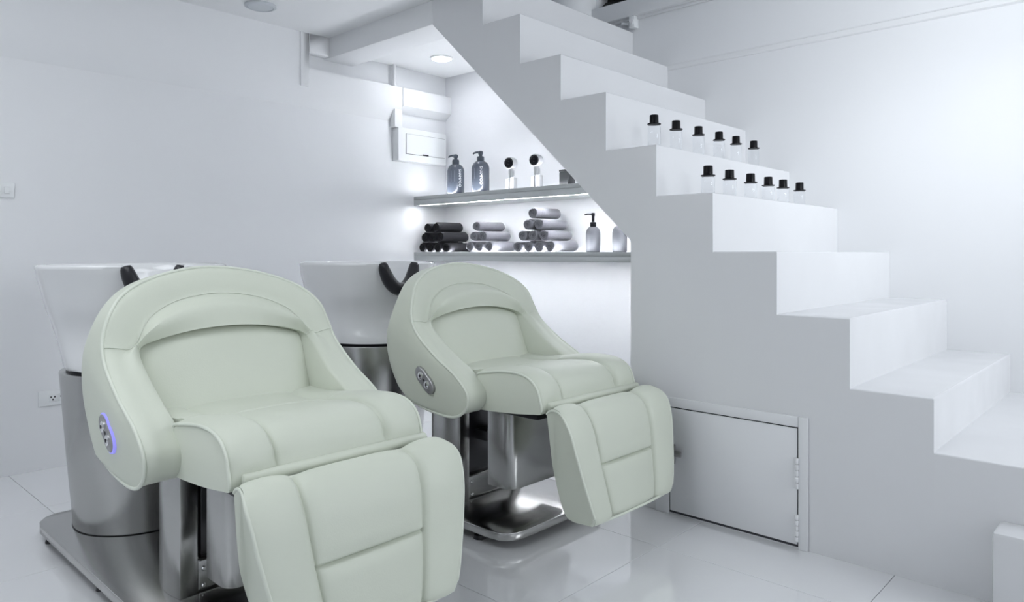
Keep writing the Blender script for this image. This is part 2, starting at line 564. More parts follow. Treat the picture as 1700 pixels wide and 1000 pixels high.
jb = thing('conduit_box', (-2.595, YB, 2.525), 'small white conduit box with a stub of pipe high on the stairwell wall', 'electrical box')
MB().box((-0.005, -0.05, -0.04), (0.04, 0, 0.035)).build('housing', M['plate'], jb, bevel=0.004)
MB().tube([(-0.07, -0.025, 0.01), (-0.03, -0.025, 0.0), (0, -0.025, 0.0)], 0.011, 10).build('pipe_stub', M['plate'], jb)
MB().lathe([(0.016, 0), (0.016, 0.01)], 14, (0.02, 0, 0)).xform(Matrix.Translation((0, -0.05, 0)) @ Matrix.Rotation(math.pi / 2, 4, 'X')).build('screw_cap', M['beam'], jb)

# ------------------------------------------------------------------ small wall and ceiling fittings
sw = thing('light_switch', (XL, 0.835, 1.347), 'white double light switch plate on the left wall at the picture edge', 'switch')
MB().box((0, -0.062, -0.037), (0.009, 0.062, 0.037)).build('plate', M['plate'], sw, bevel=0.003)
for y in (-0.035, 0.0, 0.03):
    MB().box((0.009, y - 0.011, -0.018), (0.0135, y + 0.011, 0.016)).build('rocker', M['plate'], sw, bevel=0.002)
ot = thing('power_outlet', (XL, 1.055, 0.343), 'white power outlet with dark pin holes low on the left wall beside the front basin', 'outlet')
MB().box((0, -0.062, -0.037), (0.009, 0.062, 0.037)).build('plate', M['plate'], ot, bevel=0.003)
for y in (-0.002, 0.040):
    s = MB().box((0.009, y - 0.017, -0.018), (0.0125, y + 0.017, 0.018)).build('socket', M['plate'], ot, bevel=0.002)
    for dy, dz in ((-0.008, 0.005), (0.008, 0.005), (0.0, -0.008)):
        MB().box((0.0125, y + dy - 0.0028, dz - 0.004), (0.0129, y + dy + 0.0028, dz + 0.004)).build('pin_hole', M['dark_slot'], s)
dl = thing('ceiling_downlight', (-3.648, 3.222, RZ), 'glowing round downlight in the recess ceiling beside the stairs', 'light')
MB().lathe([(0.078, 0), (0.078, -0.006), (0.066, -0.010), (0.064, -0.004)], 40, caps=(True, False)).build('rim', M['beam'], dl)
MB().lathe([(0.064, -0.003), (0.064, -0.008), (0.03, -0.010)], 40).build('diffuser', M['lamp'], dl)
ul = thing('unlit_downlight', (-3.74, 1.975, CZ), 'unlit grey round downlight in the front ceiling at the top picture edge', 'light')
MB().lathe([(0.085, 0), (0.085, -0.008), (0.07, -0.014), (0.066, -0.008)], 40, caps=(True, False)).build('rim', M['dim_lens'], ul)
MB().lathe([(0.066, -0.006), (0.066, -0.010), (0.03, -0.012)], 40).build('lens', M['dim_lens'], ul)

# ------------------------------------------------------------------ shelves
YSH = 3.319


def shelf(x1, zt, zb, label):
    t = thing('wall_shelf', ((XL + x1) / 2, YSH + 0.15, zb), label, 'shelf', 'shelves in the recess')
    of = ((XL + x1) / 2, YSH + 0.15, zb)
    MB().box((XL, YSH + 0.008, zb + 0.001), (x1, YR, zt)).build('board', M['shelf'], t, offset=of, bevel=0.002)
    MB().box((XL, YSH, zt - 0.024), (x1, YSH + 0.008, zt + 0.001)).build('upper_lip', M['shelf_lip'], t, offset=of, bevel=0.002)
    MB().box((XL, YSH + 0.001, zb), (x1, YSH + 0.008, zt - 0.0255)).build('fascia', M['shelf'], t, offset=of, bevel=0.001)
    MB().box((XL + 0.05, YSH + 0.010, zb + 0.0002), (x1, YSH + 0.017, zb + 0.003)).build('led_strip', M['led'], t, offset=of)
    MB().box((XL + 0.09, YSH + 0.034, zt - 0.002), (x1, YSH + 0.044, zt + 0.0006)).build('led_strip', M['led_top'], t, offset=of)
    MB().box((XL + 0.02, YR - 0.022, zt - 0.002), (x1, YR - 0.012, zt + 0.0006)).build('led_strip', M['fill_back'], t, offset=of)  # added glowing strip to brighten the recess wall and ceiling
    return t


shelf(-2.10, 1.455, 1.390, 'upper brushed metal shelf with a glowing strip, holding shampoo bottles and dryers')
shelf(-1.716, 1.055, 0.998, 'lower brushed metal shelf holding the rolled towels and soap bottles')

# ------------------------------------------------------------------ towels


def towel_mesh(name, rx, rz, L, turns, m, me, seed):
    rnd = random.Random(seed)
    n = int(26 * turns)
    th = 0.82 / turns / 1.0
    mb = MB()
    ys = [0.0, 0.006, 0.03, L * 0.35, L * 0.7, L - 0.03, L - 0.006, L]
    sh = [0.90, 1.0, 1.0, 1.02, 0.99, 1.0, 1.0, 0.88]
    rings = []
    ph = rnd.uniform(0, 6.28)
    for y, s in zip(ys, sh):
        outer, inner = [], []
        for k in range(n + 1):
            u = k / n
            a = ph + u * turns * 2 * math.pi
            r0 = 0.14 + 0.86 * u
            wob = 1 + 0.03 * math.sin(3 * a + 9 * y + seed)
            ro = r0 * wob * (s if u > 0.7 else 1)
            ri = max(0.03, ro - 0.86 / turns * 0.60)
            push = (1 - u) * 0.004 if y in (0.0, L) else 0
            yy = y + (push if y == 0.0 else (-push if y == L else 0))
            outer.append((rx * ro * math.cos(a), yy, rz * ro * math.sin(a)))
            inner.append((rx * ri * math.cos(a), yy, rz * ri * math.sin(a)))
        rings.append(outer + inner[::-1])
    mb.rings(rings, caps=(False, False))
    nn = len(rings[0])
    body = mb.build(name, M[m], smooth=60)
    en = MB()
    for e, rg in ((0, rings[0]), (1, rings[-1])):
        o = len(en.v)
        en.v += [tuple(p) for p in rg]
        for k in range(n):
            q = (o + k, o + k + 1, o + nn - 2 - k, o + nn - 1 - k)
            en.f.append(q if e else q[::-1])
    en.build('rolled_edge', M[me], body, smooth=40)
    return body


def towel_group(cols, rows, rx, rz, mname, group, words, seed0, L=0.235):
    protos = [towel_mesh('rolled_towel', rx, rz, L, 3.1, mname, mname.replace('towel_', 'edge_'), seed0 + k) for k in range(2)]
    used = [False, False]
    i = 0
    for r, (xsr, zc) in enumerate(rows):
        for c, x in enumerate(xsr):
            k = i % 2
            o = protos[k] if not used[k] else copy_tree(protos[k], (0, 0, 0))
            used[k] = True
            o.location = (x, YSH + 0.004 + random.uniform(0, 0.008), zc)
            o.rotation_euler.z = random.uniform(-0.03, 0.03)
            tag(o, words[i], 'towel', group)
            i += 1


ORD = ['first', 'second', 'third', 'fourth']


def words(colour, rowsn):
    out = []
    names = ['bottom', 'second', 'third', 'top']
    for r, n in enumerate(rowsn):
        rn = 'top' if r == len(rowsn) - 1 else names[r]
        if r == 1 and len(rowsn) == 3:
            rn = 'middle'
        for c in range(n):
            if n == 1:
                out.append('%s, the single roll on top' % colour)
            else:
                out.append('%s, %s from left in the %s row' % (colour, ORD[c], rn))
    return out


zb = 1.056
towel_group(0, [([-3.975, -3.893, -3.811, -3.729], zb + 0.036), ([-3.955, -3.868, -3.780], zb + 0.106), ([-3.915, -3.833], zb + 0.175)],
            0.041, 0.0365, 'towel_black', 'black rolled towels on the lower shelf', words('black rolled towel in the left pile', (4, 3, 2)), 1)
towel_group(0, [([-3.487, -3.398, -3.309], zb + 0.037), ([-3.446, -3.362], zb + 0.104), ([-3.420], zb + 0.170)],
            0.043, 0.037, 'towel_grey', 'grey rolled towels in the small pile', words('grey rolled towel, six-roll pile', (3, 2, 1)), 11)
towel_group(0, [([-3.056, -2.969, -2.882, -2.795], zb + 0.037), ([-3.016, -2.930, -2.842], zb + 0.105), ([-2.970, -2.884], zb + 0.173), ([-2.928], zb + 0.241)],
            0.043, 0.037, 'towel_grey', 'grey rolled towels in the tall pile', words('grey rolled towel, ten-roll pile', (4, 3, 2, 1)), 31)

# ------------------------------------------------------------------ lettering


def lettering(name, text, size, m, parent, r, ang, z, vertical=True, ext=0.0004, squash=1.0):
    """text wrapped on a vertical cylinder of radius r, reading downwards, centred at angle ang and height z"""
    cu = bpy.data.curves.new('t', 'FONT')
    cu.body = text
    cu.size = size
    cu.align_x = 'CENTER'
    cu.align_y = 'CENTER'
    tmp = bpy.data.objects.new('t', cu)
    C.objects.link(tmp)
    bpy.context.view_layer.update()
    dg = bpy.context.evaluated_depsgraph_get()
    me = bpy.data.meshes.new_from_object(tmp.evaluated_get(dg))
    bpy.data.objects.remove(tmp)
    for v in me.vertices:
        x, y = v.co.x, v.co.y
        u, h = (y, -x) if vertical else (x, y)
        a = ang + u / r
        v.co = (math.cos(a) * (r + ext), math.sin(a) * (r + ext), z + h * squash)
    me.materials.clear()
    me.materials.append(m)
    me.name = name
    o = bpy.data.objects.new(name, me)
    C.objects.link(o)
    o.parent = parent
    return o


def capsule(r, h, sh=0.045, n=10, neck=0.014, base=0.012):
    p = [(0.001, 0), (r - base, 0), (r - base * 0.4, base * 0.15), (r, base)]
    zs = h - sh
    p.append((r, zs))
    for k in range(1, n + 1):
        a = k / n * math.pi / 2
        p.append((neck + (r - neck) * math.cos(a), zs + sh * math.sin(a)))
    return p


def shampoo(loc, label, ta, fine):
    t = thing('shampoo_bottle', loc, label, 'bottle', 'slate shampoo pump bottles')
    r = 0.061
    body = MB().lathe(capsule(r, 0.222, 0.056, 12, 0.016), 40).build('body', M['shampoo'], t, smooth=50)
    MB().lathe([(0.018, 0.220), (0.025, 0.222), (0.025, 0.245), (0.022, 0.252), (0.012, 0.253), (0.012, 0.266)], 24).build('collar', M['pump'], t)
    a = math.radians(200)
    hd = MB().lathe([(0.012, 0.264), (0.017, 0.268), (0.017, 0.284), (0.012, 0.289)], 20)
    d = Vector((math.cos(a), math.sin(a), 0))
    hd.tube([Vector((0, 0, 0.281)), d * 0.03 + Vector((0, 0, 0.282)), d * 0.052 + Vector((0, 0, 0.277)), d * 0.056 + Vector((0, 0, 0.270))], [0.009, 0.0075, 0.006, 0.005], 10)
    hd.build('pump_head', M['pump'], t)
    lettering('lettering', 'SHAMPOO', 0.026, M['print'], t, r, ta, 0.118)
    c = math.atan2(-loc[1], -loc[0])
    for off in fine:                       # the fine print is only a row of unreadable ticks in the photograph
        mb = MB()
        z = 0.168
        while z > 0.095:
            h = random.uniform(0.0025, 0.007)
            a0, a1 = c + off - 0.012, c + off + 0.012
            rr = r + 0.0003
            mb.add([(rr * math.cos(a), rr * math.sin(a), q) for a, q in ((a0, z), (a1, z), (a1, z - h), (a0, z - h))], [(0, 1, 2, 3)])
            z -= h + 0.002
        mb.build('small_print', M['print_dim'], t)
    return t


def facing(loc):
    return math.atan2(-loc[1], -loc[0])


l1 = (-3.762, 3.455, 1.456)
l2 = (-3.512, 3.455, 1.456)
shampoo(l1, 'slate shampoo pump bottle nearest the distribution box, white lettering right of centre', facing(l1) + 0.50, (-0.55, -0.12))
shampoo(l2, 'slate shampoo pump bottle nearest the hair dryers, white lettering on its middle', facing(l2) + 0.05, (-0.72,))


def dryer(loc, label):
    t = thing('hair_dryer', loc, label, 'hair dryer', 'white hair dryers on the upper shelf')
    t.rotation_euler.z = 0
    c = facing(loc) - 0.55
    d = Vector((math.cos(c), math.sin(c), -0.05)).normalized()
    q = d.to_track_quat('Z', 'Y').to_matrix().to_4x4()
    hp = Matrix.Translation((0, 0, 0.182)) @ q @ Matrix.Scale(.86, 4)
    MB().lathe([(0.001, -0.035), (0.036, -0.034), (0.044, -0.024), (0.046, 0.018), (0.044, 0.030), (0.040, 0.033)], 32, caps=(True, False)).xform(hp).build('head', M['dryer'], t)
    MB().lathe([(0.040, 0.026), (0.040, 0.032), (0.034, 0.035), (0.030, 0.030), (0.012, 0.030), (0.010, 0.034), (0.001, 0.034)], 32).xform(hp).build('nozzle_face', M['black'], t)
    s = Vector((-d.y, d.x, 0)).normalized()
    MB().tube([Vector((0.0, 0, 0.155)), -d * 0.004 + Vector((0, 0, 0.10)), -d * 0.006 + Vector((0, 0, 0.02))], [0.0165, 0.0155, 0.015], 16).build('handle', M['chrome'], t)
    MB().tube([-d * 0.026 + Vector((0, 0, 0.135)), -d * 0.03 + Vector((0, 0, 0.115)), -d * 0.026 + Vector((0, 0, 0.095))], 0.010, 10).build('hinge', M['chrome'], t)
    cr_ = MB()
    for sg, w0 in ((1, 0.016), (-1, 0.013)):
        cc = s * 0.019 * sg
        a = [cc + s * w0 + d * 0.02, cc - s * w0 + d * 0.02, cc - s * w0 - d * 0.024, cc + s * w0 - d * 0.024]
        cr_.prism_z([(p.x, p.y) for p in a], 0.0, 0.088 if sg > 0 else 0.080)
    cr_.build('cradle', M['dryer'], t, bevel=0.004)
    return t


dryer((-3.225, 3.45, 1.456), 'white cordless hair dryer nearer the shampoo bottles, black round nozzle')
dryer((-3.005, 3.45, 1.456), 'white cordless hair dryer nearer the stair soffit, black round nozzle')
bx = thing('dark_canister', (-2.755, 3.45, 1.456), 'dark grey square canister half hidden behind the stair soffit on the upper shelf', 'canister')
MB().box((-0.036, -0.036, 0), (0.036, 0.036, 0.088)).build('body', M['canister'], bx, bevel=0.006)
MB().box((-0.037, -0.037, 0.0885), (0.037, 0.037, 0.102)).build('lid', M['canister'], bx, bevel=0.004)


def soap(loc, label):
    t = thing('soap_dispenser', loc, label, 'bottle', 'frosted grey soap dispensers on the lower shelf')
    MB().lathe(capsule(0.042, 0.150, 0.042, 10, 0.014, 0.008), 36).build('body', M['frosted'], t, smooth=50)
    MB().lathe([(0.013, 0.148), (0.018, 0.152), (0.018, 0.174), (0.016, 0.177), (0.008, 0.178), (0.008, 0.212), (0.0105, 0.214), (0.0105, 0.230), (0.009, 0.232)], 24).build('pump', M['black'], t)
    a = facing(loc) - 1.35
    d = Vector((math.cos(a), math.sin(a), 0))
    MB().tube([Vector((0, 0, 0.224)), d * 0.035 + Vector((0, 0, 0.224)), d * 0.052 + Vector((0, 0, 0.219))], [0.0045, 0.004, 0.003], 8).build('spout', M['black'], t)
    return t


soap((-2.560, 3.45, 1.056), 'frosted grey soap dispenser with black pump fully in view beside the tall towel pile')
soap((-2.365, 3.44, 1.056), 'frosted grey soap dispenser with its top hidden by the stair soffit')

# ------------------------------------------------------------------ small clear bottles on the stairs


def clear_bottle(loc, label, group, e=0.0):
    t = thing('clear_bottle', loc, label, 'bottle', group)
    g = MB()
    r = 0.0262
    outer = [(0.001, 0), (r - 0.003, 0), (r, 0.003), (r, 0.060 + e), (r - 0.004, 0.0655 + e), (0.014, 0.067 + e), (0.014, 0.072 + e)]
    g.lathe(outer, 28, caps=(True, False)).build('glass_body', M['glass'], t, smooth=50)
    MB().lathe([(0.0155, 0.0668 + e), (0.0280, 0.0675 + e), (0.0280, 0.0715 + e), (0.0188, 0.073 + e), (0.0182, 0.105 + e), (0.0170, 0.1075 + e), (0.001, 0.1078 + e)], 28).build('cap', M['black'], t, smooth=40)
    return t


row1 = [2.607, 2.785, 2.982, 3.180, 3.357, 3.556]
row2 = [2.602, 2.785, 2.981, 3.162, 3.325, 3.522]
NTH = ['first', 'second', 'third', 'fourth', 'fifth', 'last']
for ys, X, z, e, nm, grp in ((row1, -1.620, 1.497, 0.021, 'upper', 'clear bottles on the upper step'), (row2, -1.372, 1.285, 0.0, 'lower', 'clear bottles on the lower step')):
    first = None
    for k, y in enumerate(ys):
        lab = 'clear bottle with black cap, %s from the open stair edge in the %s row' % (NTH[k], nm)
        if first is None:
            first = clear_bottle((X, y, z), lab, grp, e)
        else:
            copy_tree(first, (X, y, z), lab)

# ------------------------------------------------------------------ salon wash chairs

CX = -2.40           # x of the chair's own origin; chair meshes are written in x = world, y = across, z = up


def loft_shell():
    st_ = [
        # O (outer rear edge)      P (piping)              I (inner edge)          B (inner wall foot)      seam fraction
        ((-2.455, .395, .445), (-2.440, .400, .425), (-2.440, .300, .428), (-2.450, .295, .450), .5),
        ((-2.505, .398, .470), (-2.300, .402, .396), (-2.300, .300, .400), (-2.420, .290, .500), .5),
        ((-2.548, .400, .525), (-2.130, .404, .396), (-2.125, .300, .402), (-2.380, .285, .530), .5),
        ((-2.566, .402, .565), (-2.072, .406, .440), (-2.068, .300, .440), (-2.350, .282, .545), .5),
        ((-2.578, .404, .605), (-2.066, .408, .490), (-2.062, .298, .488), (-2.335, .280, .565), .5),
        ((-2.584, .405, .645), (-2.128, .408, .552), (-2.125, .296, .548), (-2.340, .280, .590), .5),
        ((-2.582, .405, .705), (-2.270, .408, .632), (-2.270, .297, .630), (-2.370, .280, .650), .5),
        ((-2.566, .400, .765), (-2.395, .405, .728), (-2.400, .300, .732), (-2.425, .285, .730), .55),
        ((-2.554, .385, .820), (-2.428, .397, .790), (-2.420, .283, .755), (-2.455, .272, .752), .82),
        ((-2.556, .355, .875), (-2.447, .372, .858), (-2.418, .245, .769), (-2.455, .238, .764), .70),
        ((-2.578, .300, .922), (-2.488, .318, .918), (-2.415, .195, .782), (-2.455, .190, .776), .58),
        ((-2.616, .190, .962), (-2.538, .195, .972), (-2.412, .110, .796), (-2.455, .108, .790), .50),
        ((-2.645, .000, .982), (-2.570, .000, 1.00), (-2.410, .000, .802), (-2.455, .000, .796), .48),
    ]
    V = lambda p: np.array(p, float)
    st_ = [(O, P, I, (min(B[0], -2.475) if k < 8 else B[0] - .02, B[1] - (.012 if k < 8 else 0), B[2]), f) for k, (O, P, I, B, f) in enumerate(st_)]
    stations = []
    for k, (O, P, I, B, fr) in enumerate(st_):
        O, P, I, B = map(V, (O, P, I, B))
        a = min(1, max(0, (k - 6) / 3))           # 0 on the arm, 1 on the head pad
        R = O + V((-.022 if k > 1 else -.004, -.05, 0.0)) * 1.0
        R[1] = O[1] * .86
        Cc = V((O[0] - .03 if k > 1 else O[0], 0, O[2] * 1.0 if k > 1 else O[2] + .02))
        S1 = O + (P - O) * .22 + V((0, .010 * (1 - a) + .004, .006 * a))
        S2 = O + (P - O) * .75 + V((0, .008 * (1 - a) + .003, .004 * a))
        nrm = V((1.0, 0, .55)) / 1.14
        q = lambda u: P + (I - P) * u
        M0 = q(.08) + nrm * (.006)
        Ms = q(fr) + (nrm * .010 * (1 - a) + V((-.016, 0, .004)) * a * min(1, (k - 7) / 4 if k > 7 else 0))
        Mh = q(.5 * fr) + nrm * (.012 * (1 - a) + .004 * a) + V((-.002, 0, .001)) * a * min(1, (k - 7) / 4 if k > 7 else 0)
        Mb = q(fr + (1 - fr) * .55) + nrm * (.010 * (1 - a)) + V((.020, 0, .026)) * a
        I0 = q(.95) + nrm * .006
        stations.append([Cc, R, O, S1, S2, P, M0, Mh, Ms, Mb, I0, I, I + (B - I) * .15, B])
    full = [[p * V((1, -1, 1)) for p in s_] for s_ in stations] + [list(s_) for s_ in stations[-2::-1]]
    n = len(full)
    prow = np.array([s_[5] for s_ in full])
    d = np.maximum(np.linalg.norm(np.diff(prow, axis=0), axis=1), 1e-6) ** .6
    t = np.concatenate([[0], np.cumsum(d)])
    rows = [cr_t(np.array([s_[r] for s_ in full]), t, 6) for r in range(len(full[0]))]   # row -> along t
    nt = len(rows[0])
    grid = []
    for j in range(nt):
        c = [rows[r][j] for r in range(len(rows))]
        a = cr(c[0:6], 4)
        b = cr(c[5:12], 4)
        e = cr(c[11:14], 3)
        grid.append(list(a[:-1]) + list(b[:-1]) + list(e))
    return grid, rows


def cushion(prof, ys, disp, mname, name, parent, offset, wfun=None, cap=True, sub=4):
    """closed (x,z) profile swept across y, displaced along the outward normal by disp(y, s, p)"""
    P = cr(prof + [prof[0]], sub)[:-1]
    n = len(P)
    N = []
    for i in range(n):
        tt = P[(i + 1) % n] - P[i - 1]
        nn = np.array([tt[1], -tt[0]])
        N.append(nn / max(1e-9, np.linalg.norm(nn)))
    area2 = sum(P[i][0] * P[(i + 1) % n][1] - P[(i + 1) % n][0] * P[i][1] for i in range(n))
    sgn = 1 if area2 > 0 else -1
    rings = []
    for y in ys:
        ring = []
        for i in range(n):
            q = P[i] + sgn * N[i] * disp(y, P[i])
            yy = wfun(y, q) if wfun else y
            ring.append((q[0], yy, q[1]))
        rings.append(ring)
    mb = MB()
    mb.rings(rings, (False, False))
    if cap:
        for ring, rev in ((rings[0], True), (rings[-1], False)):
            o = len(mb.v)
            mb.v += [tuple(p) for p in ring]
            f = tuple(o + i for i in range(n))
            mb.f.append(f if rev else f[::-1])
    return mb.build(name, M[mname], parent, offset=offset, smooth=55)


def groove(y, c, wd, dp):
    return -dp * math.exp(-((y - c) / wd) ** 2)


def make_chair(loc, label, ring_mat):
    t = thing('salon_wash_chair', loc, label, 'chair', 'cream salon wash chairs')
    OF = (CX, 0, 0)

    # ---- base plate, feet
    bp = [(-3.492, -.205), (-3.490, -.250), (-3.470, -.288), (-3.425, -.318), (-3.37, -.330), (-2.02, -.335), (-1.975, -.328), (-1.942, -.308), (-1.922, -.275), (-1.915, -.235)]
    poly = bp + [(x, -y) for x, y in reversed(bp)]
    MB().prism_z(poly, -.080, -.048).build('base_plate', M['steel_plate'], t, offset=OF, bevel=.003, bseg=2, bangle=50)
    for x in (-3.35, -2.75, -2.115):
        for y in (-.292, .292):
            MB().lathe([(.012, -.078), (.012, -.098), (.022, -.101), (.025, -.1167)], 18, (x, y, 0)).build('foot', M['rubber'], t, offset=OF)

    # ---- pedestal under the bowl
    n = 64
    rings = []
    for z, r in ((-.048, .246), (0, .249), (.25, .270), (.570, .294), (.577, .292), (.577, .27)):
        rings.append([(-3.22 + r * math.cos(2 * math.pi * k / n), r * math.sin(2 * math.pi * k / n), z) for k in range(n)])
    MB().rings(rings).build('pedestal', M['steel'], t, offset=OF)
    MB().rings([[(-3.22 + r * math.cos(2 * math.pi * k / n), r * math.sin(2 * math.pi * k / n), z) for k in range(n)] for z, r in ((.570, .270), (.588, .270))]).build('pedestal_seal', M['black'], t, offset=OF)
    MB().rings([[(-3.22 + r * math.cos(2 * math.pi * k / n), r * math.sin(2 * math.pi * k / n), z) for k in range(n)] for z, r in ((-.048, .2485), (-.0455, .2485))]).build('pedestal_joint', M['black'], t, offset=OF)

    # ---- ceramic bowl
    n = 96

    def ring(z, cx_, a, b, ex=2.25, zf=None, ins=0):
        out = []
        for k in range(n):
            th = 2 * math.pi * k / n
            c, s_ = math.cos(th), math.sin(th)
            x = a * math.copysign(abs(c) ** (2 / ex), c)
            y = b * math.copysign(abs(s_) ** (2 / ex), s_)
            zz = z
            if zf and x > a * .4:
                zz = min(z, zf(y) - ins)
            out.append((cx_ + x, y, zz))
        return out
    notch = lambda y: .838 + .165 * min(1, max(0, (abs(y + .045) - .022) / .078)) ** 1.4 if abs(y + .045) < .10 else 1.2
    rings = []
    tab = [(.578, -3.225, .24), (.580, -3.225, .268), (.60, -3.235, .276), (.64, -3.26, .277), (.71, -3.297, .285), (.76, -3.302, .298), (.80, -3.302, .311)]
    for z, cx_, r in tab:
        rings.append(ring(z, cx_, r, r, 2.0))
    for z, cx_, r in ((.82, -3.302, .317), (.84, -3.302, .322), (.87, -3.302, .330), (.90, -3.301, .337), (.93, -3.299, .345), (.96, -3.294, .352), (.985, -3.288, .358), (.996, -3.286, .360)):
        rings.append(ring(z, cx_, r, r, 2.08, notch, 0))
    rings.append(ring(1.004, -3.286, .350, .350, 2.08, notch, -.006))
    rings.append(ring(1.004, -3.286, .328, .328, 2.08, notch, -.006))
    rings.append(ring(.995, -3.286, .316, .316, 2.08, notch, 0))
    for z, r in ((.96, .306), (.90, .290), (.82, .25), (.77, .18), (.76, .04)):
        rings.append(ring(z, -3.286, r, r, 2.08, notch, .01))
    MB().rings(rings).build('bowl', M['ceramic'], t, offset=OF, smooth=70)
    # black neck rest hugging the notch
    pts = [(-.010, -.104, 1.000), (-.006, -.092, .958), (0, -.066, .905), (.004, -.030, .872), (.005, 0, .866), (.004, .030, .872), (0, .066, .905), (-.006, .092, .958), (-.010, .104, 1.000)]
    path = cr([(-2.948 + x, y - .045, z) for x, y, z in pts], 4)
    mb = MB()
    rings = []
    for i, p in enumerate(path):
        q0, q1 = path[max(0, i - 1)], path[min(len(path) - 1, i + 1)]
        tg = Vector(q1 - q0).normalized()
        side = Vector((1, 0, 0))
        nn = tg.cross(side).normalized()
        u = i / (len(path) - 1)
        s_ = .48 + .52 * math.sin(math.pi * min(1, max(0, u))) ** .5
        rings.append([Vector(p) + side * (.045 * s_ * math.cos(2 * math.pi * k / 14)) + nn * (.034 * s_ * math.sin(2 * math.pi * k / 14)) for k in range(14)])
    mb.rings(rings).build('neck_rest', M['rubber'], t, offset=OF, smooth=60)

    # ---- lift mechanism
    for sg in (-1, 1):
        ys_ = (-.206, -.150) if sg < 0 else (.150, .206)
        cpoly = []
        x0, x1 = -2.535, -2.325
        yo = ys_[0] if sg < 0 else ys_[1]
        yi = ys_[1] if sg < 0 else ys_[0]
        for k in range(9):
            u = k / 8
            cpoly.append((x0 + (x1 - x0) * u, yo + sg * -.0 + sg * .018 * math.sin(math.pi * u) - sg * .018 * (1 - u)))
        cpoly += [(x1, yi), (x0, yi)]
        MB().prism_z(cpoly, -.048, .425).build('side_column', M['steel'], t, offset=OF, bevel=.002, bangle=50)
    br = MB().box((-2.50, -.150, -.048), (-2.332, .215, .062)).build('bracket_plate', M['steel'], t, offset=OF, bevel=.012, bseg=4)
    for y in (-.128, .19):
        for z in (-.028, .027):
            MB().lathe([(.0075, 0), (.0075, .003), (.005, .006), (.001, .006)], 12).xform(Matrix.Translation((-2.332, y, z)) @ Matrix.Rotation(math.pi / 2, 4, 'Y')).build('screw', M['chrome'], br, offset=OF)
    MB().box((-2.50, -.125, .05), (-2.36, .125, .41)).box((-2.34, -.10, .215), (-2.20, .10, .26)).box((-2.30, -.145, .395), (-2.10, .145, .425)).build('lift_mechanism', M['dark_steel'], t, offset=OF, bevel=.004)
    cv = []
    x0, x1, yw, r = -2.168, -2.030, .192, .045
    prof = [(x0, -yw)]
    for k in range(7):
        a = -math.pi / 2 + k / 6 * math.pi / 2
        prof.append((x1 - r + r * math.cos(a), -yw + r + r * math.sin(a)))
    prof += [(x1, .192), (x0, .192)]
    MB().prism_z(prof, .068, .43).build('lift_cover', M['steel'], t, offset=OF, bevel=.002, bangle=50)
    MB().box((-2.34, -.27, .405), (-1.82, .27, .432)).build('seat_frame', M['rubber'], t, offset=OF, bevel=.008)

    # ---- backrest shell
    grid, rows = loft_shell()
    mb = MB()
    mb.grid([list(g) for g in grid])
    sh = mb.build('backrest_shell', M['leather'], t, offset=OF, smooth=50)
    MB().tube([Vector(p) for p in rows[5]], .0058, 8).build('shell_piping', M['piping'], sh, offset=OF, smooth=80)
    seam = [Vector(p) + Vector((.002, 0, .001)) for p in rows[8]]
    a, b = 6 * 8, len(seam) - 6 * 8
    MB().tube(seam[a:b], .0016, 6).tube([p + Vector((.002, 0, -.011)) for p in seam[a:b]], .0012, 6).build('headrest_seam', M['piping'], sh, offset=OF, smooth=80)
    for rev in (False, True):
        idx = 6 * 7 + 3
        j = idx if not rev else len(rows[0]) - 1 - idx
        line = [Vector(rows[r][j]) + Vector((.0015, 0, .001)) for r in range(5, 12)]
        MB().tube([Vector(p) for p in cr(line, 3)], .0016, 6).build('arm_seam', M['piping'], sh, offset=OF, smooth=80)

    # ---- inner back cushion
    ny, nz = 29, 16
    front = []
    for j in range(nz):
        v = j / (nz - 1)
        row = []
        for i in range(ny):
            u = -1 + 2 * i / (ny - 1)
            hw = .292 + .008 * v - .012 * max(0, v - .8) * 5 * .2
            y = u * hw
            zt = .806 - .052 * abs(u) ** 2.2
            z = .50 + (zt - .50) * v
            edge = (1 - abs(u) ** 6) * (1 - abs(2 * v - 1) ** 6)
            x = -2.318 - .115 * v + .040 * edge * (1 - .25 * v) - .022
            row.append((x, y, z))
        front.append(row)
    mb = MB()
    mb.grid(front)
    back = [[(x - .06, y, z) for x, y, z in r_] for r_ in front]
    per = [front[0][i] for i in range(ny)] + [front[j][-1] for j in range(1, nz)] + [front[-1][i] for i in range(ny - 2, -1, -1)] + [front[j][0] for j in range(nz - 2, 0, -1)]
    perb = [(x - .08, y, z) for x, y, z in per]
    mb.rings([per, perb], (False, True))
    mb.build('back_cushion', M['leather'], t, offset=OF, smooth=60)

    # ---- seat
    prof = [(-2.108, .418), (-2.06, .418), (-1.90, .428), (-1.80, .440), (-1.765, .446), (-1.762, .462), (-1.772, .500), (-1.782, .530), (-1.805, .558), (-1.845, .578),
            (-1.90, .586), (-1.98, .582), (-2.06, .570), (-2.100, .562), (-2.110, .550)]
    sy = .182

    def seat_disp(y, p):
        top = max(0, min(1, (p[1] - .45) / .05))
        f = max(0, min(1, (p[0] + 2.36) / .3))
        c = sy + .0 * f
        d = 0.0
        if abs(y) < c:
            d += .010 * (1 - (abs(y) / c) ** 4) - .006
        else:
            u = (abs(y) - c) / (.315 - c)
            d += .016 * math.sin(math.pi * min(1, u)) ** .7 * f * (1 if u < 1 else 0)
        d += groove(abs(y), c, .006, .010)
        e = max(0, (abs(y) - .300) / .015)
        d -= .006 * e * e
        return d * top
    half = [0, .05, .10, .14, .165, .174, .178, .182, .186, .190, .20, .22, .25, .28, .30, .308, .315]
    ys_ = [-y for y in reversed(half[1:])] + half
    seat = cushion(prof, ys_, seat_disp, 'leather', 'seat', t, OF)
